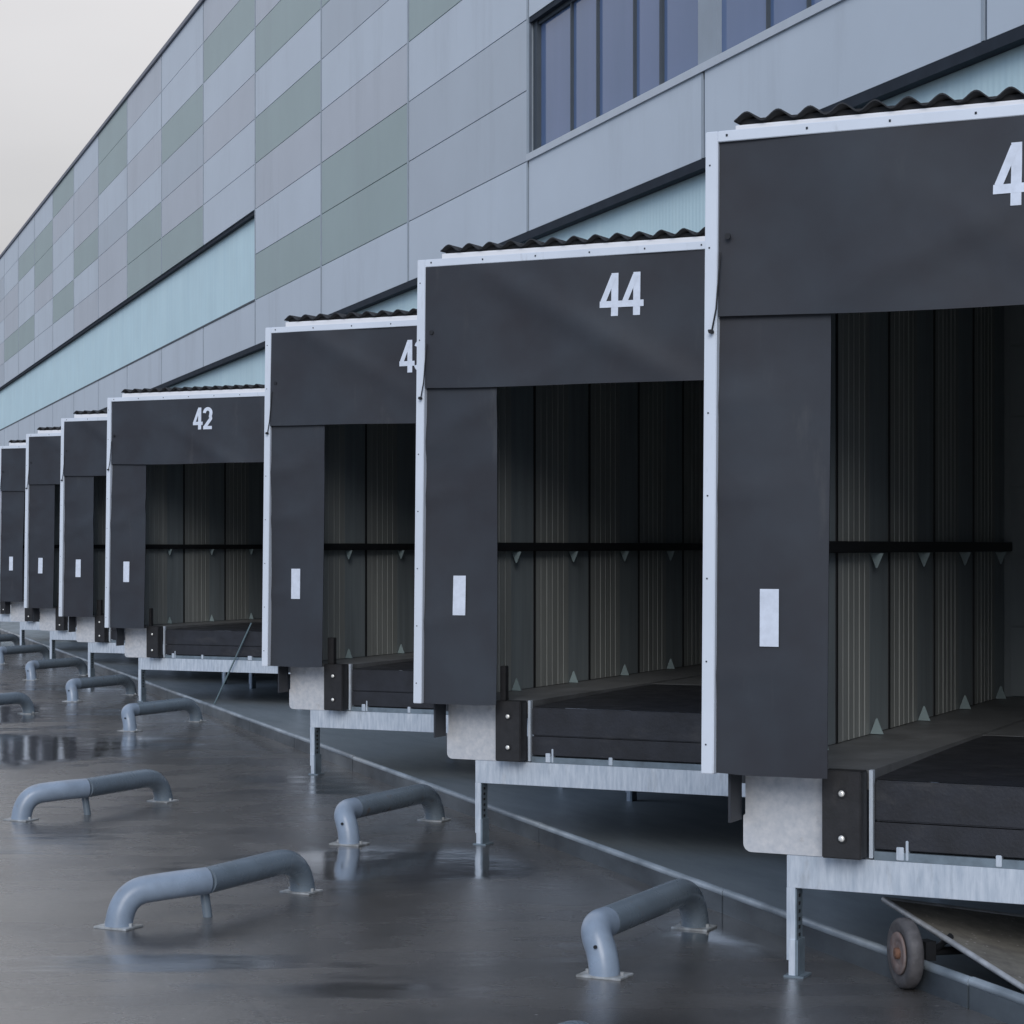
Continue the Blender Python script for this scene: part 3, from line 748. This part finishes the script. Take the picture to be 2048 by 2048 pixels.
RG = [('44','pipe guide with pale drilled elbow standing next to the front leg of the largest dock'),
      ('43','pipe guide between the kerb and the front leg of dock 44'),
      ('42','pipe guide below the front leg of dock 42'),
      ('41','second pipe guide left of the front leg of dock 42'),
      ('40','third pipe guide left of the front leg of dock 42'),
      ('39','far pipe guide below the last visible curtain, cut by the left edge'),
      ('38','farthest pipe guide, at the left edge right under the dock beams')]
for i, (num, lab) in enumerate(RG):
    place(gr0 if i == 0 else copy_tree(gr0), num, 2.80, -3.62, lab, 'right pipe guides beside the kerb')

# ------------------------------------------------------------------ parked ramp on wheels under the nearest dock
rp = empty('wheeled_ramp', wall_pt(9.75, 5.57), ROT_W)
tag(rp, 'speckled brown ramp with a worn rubber wheel parked under the largest dock', 'ramp')
# local x = +s, local y = -D
def deck(bm, th0, th1, inset=0., mi=0):
    s0, s1 = .53, -1.62
    zA, slope, roll = .375, .157, -.17
    def P(sx, Dy, dz): return (sx, -Dy, zA - (s0-sx)*slope + Dy*roll + .03 + dz)
    c = [(s0-inset, .17+inset), (s1+inset, .17+inset), (s1+inset, 1.35-inset), (s0-inset, 1.35-inset)]
    A = [bm.verts.new(P(a, b, th0)) for a, b in c]; B = [bm.verts.new(P(a, b, th1)) for a, b in c]
    for q in (A, B[::-1]):
        f = bm.faces.new(q); f.material_index = mi
    for i in range(4): f = bm.faces.new((A[i], A[(i+1)%4], B[(i+1)%4], B[i])); f.material_index = mi
bm = bmesh.new(); deck(bm, -.022, .0, .02); mesh_obj('deck', bm, M['deck'], rp)
def rim_bar(p0, p1, r=.014):
    bm = bmesh.new(); tube(bm, [p0, p1], r, 10); return bm
def dz(sx, Dy): return .375-(.53-sx)*.157-.17*Dy+.03
bm = bmesh.new()
for a, b in (((.53,.17),(-1.62,.17)), ((.53,.17),(.53,1.35))):
    tube(bm, [(a[0],-a[1],dz(*a)-.006), (b[0],-b[1],dz(*b)-.006)], .016, 10)
mesh_obj('edge_trim', bm, M['edge'], rp)
wl_ = bmesh.new()
lathe(wl_, [(.11,-.03),(.15,-.042),(.170,-.038),(.181,-.024),(.183,0),(.181,.024),(.170,.038),(.15,.042),(.11,.03)], (0,0,.183), (0,1,0), 48)
wheel = mesh_obj('wheel', wl_, M['tyre'], rp); wheel.rotation_euler = (0,0,-R(9))
bm = bmesh.new(); lathe(bm, [(.112,.036),(.108,.047),(.07,.040),(.045,.030),(.045,-.03),(.108,-.040)], (0,0,.183), (0,1,0), 32); mesh_obj('rim', bm, M['hub'], wheel)
bm = bmesh.new(); lathe(bm, [(.03,.0),(.03,.055),(.015,.06)], (0,0,.183), (0,1,0), 16); mesh_obj('hub_cap', bm, M['rust'], wheel)
bm = bmesh.new(); tube(bm, [(0,-.052,.183),(0,-1.2,.16)], .022, 12); mesh_obj('axle', bm, M['black'], rp)
bm = bmesh.new(); tube(bm, [(0,-.17,.183),(-.12,-.2,.28)], .018, 8); box(bm, -.04,.05,-.16,-.10,.14,.24); mesh_obj('strut', bm, M['black'], rp)

# thin rod leaning on dock 42
bm = bmesh.new(); a = dock_pt('42', 1.42, -.12); b = dock_pt('42', 2.0, -.03, 1.20)
rod = bpy.data.objects.new('x', None); bpy.data.objects.remove(rod)
tube(bm, [Vector((0,0,.01)), b-a], .013, 8)
ro = mesh_obj('rod', bm, M['rod']); ro.location = a; tag(ro, 'thin grey green rod leaning against the steel beam of dock 42', 'rod')
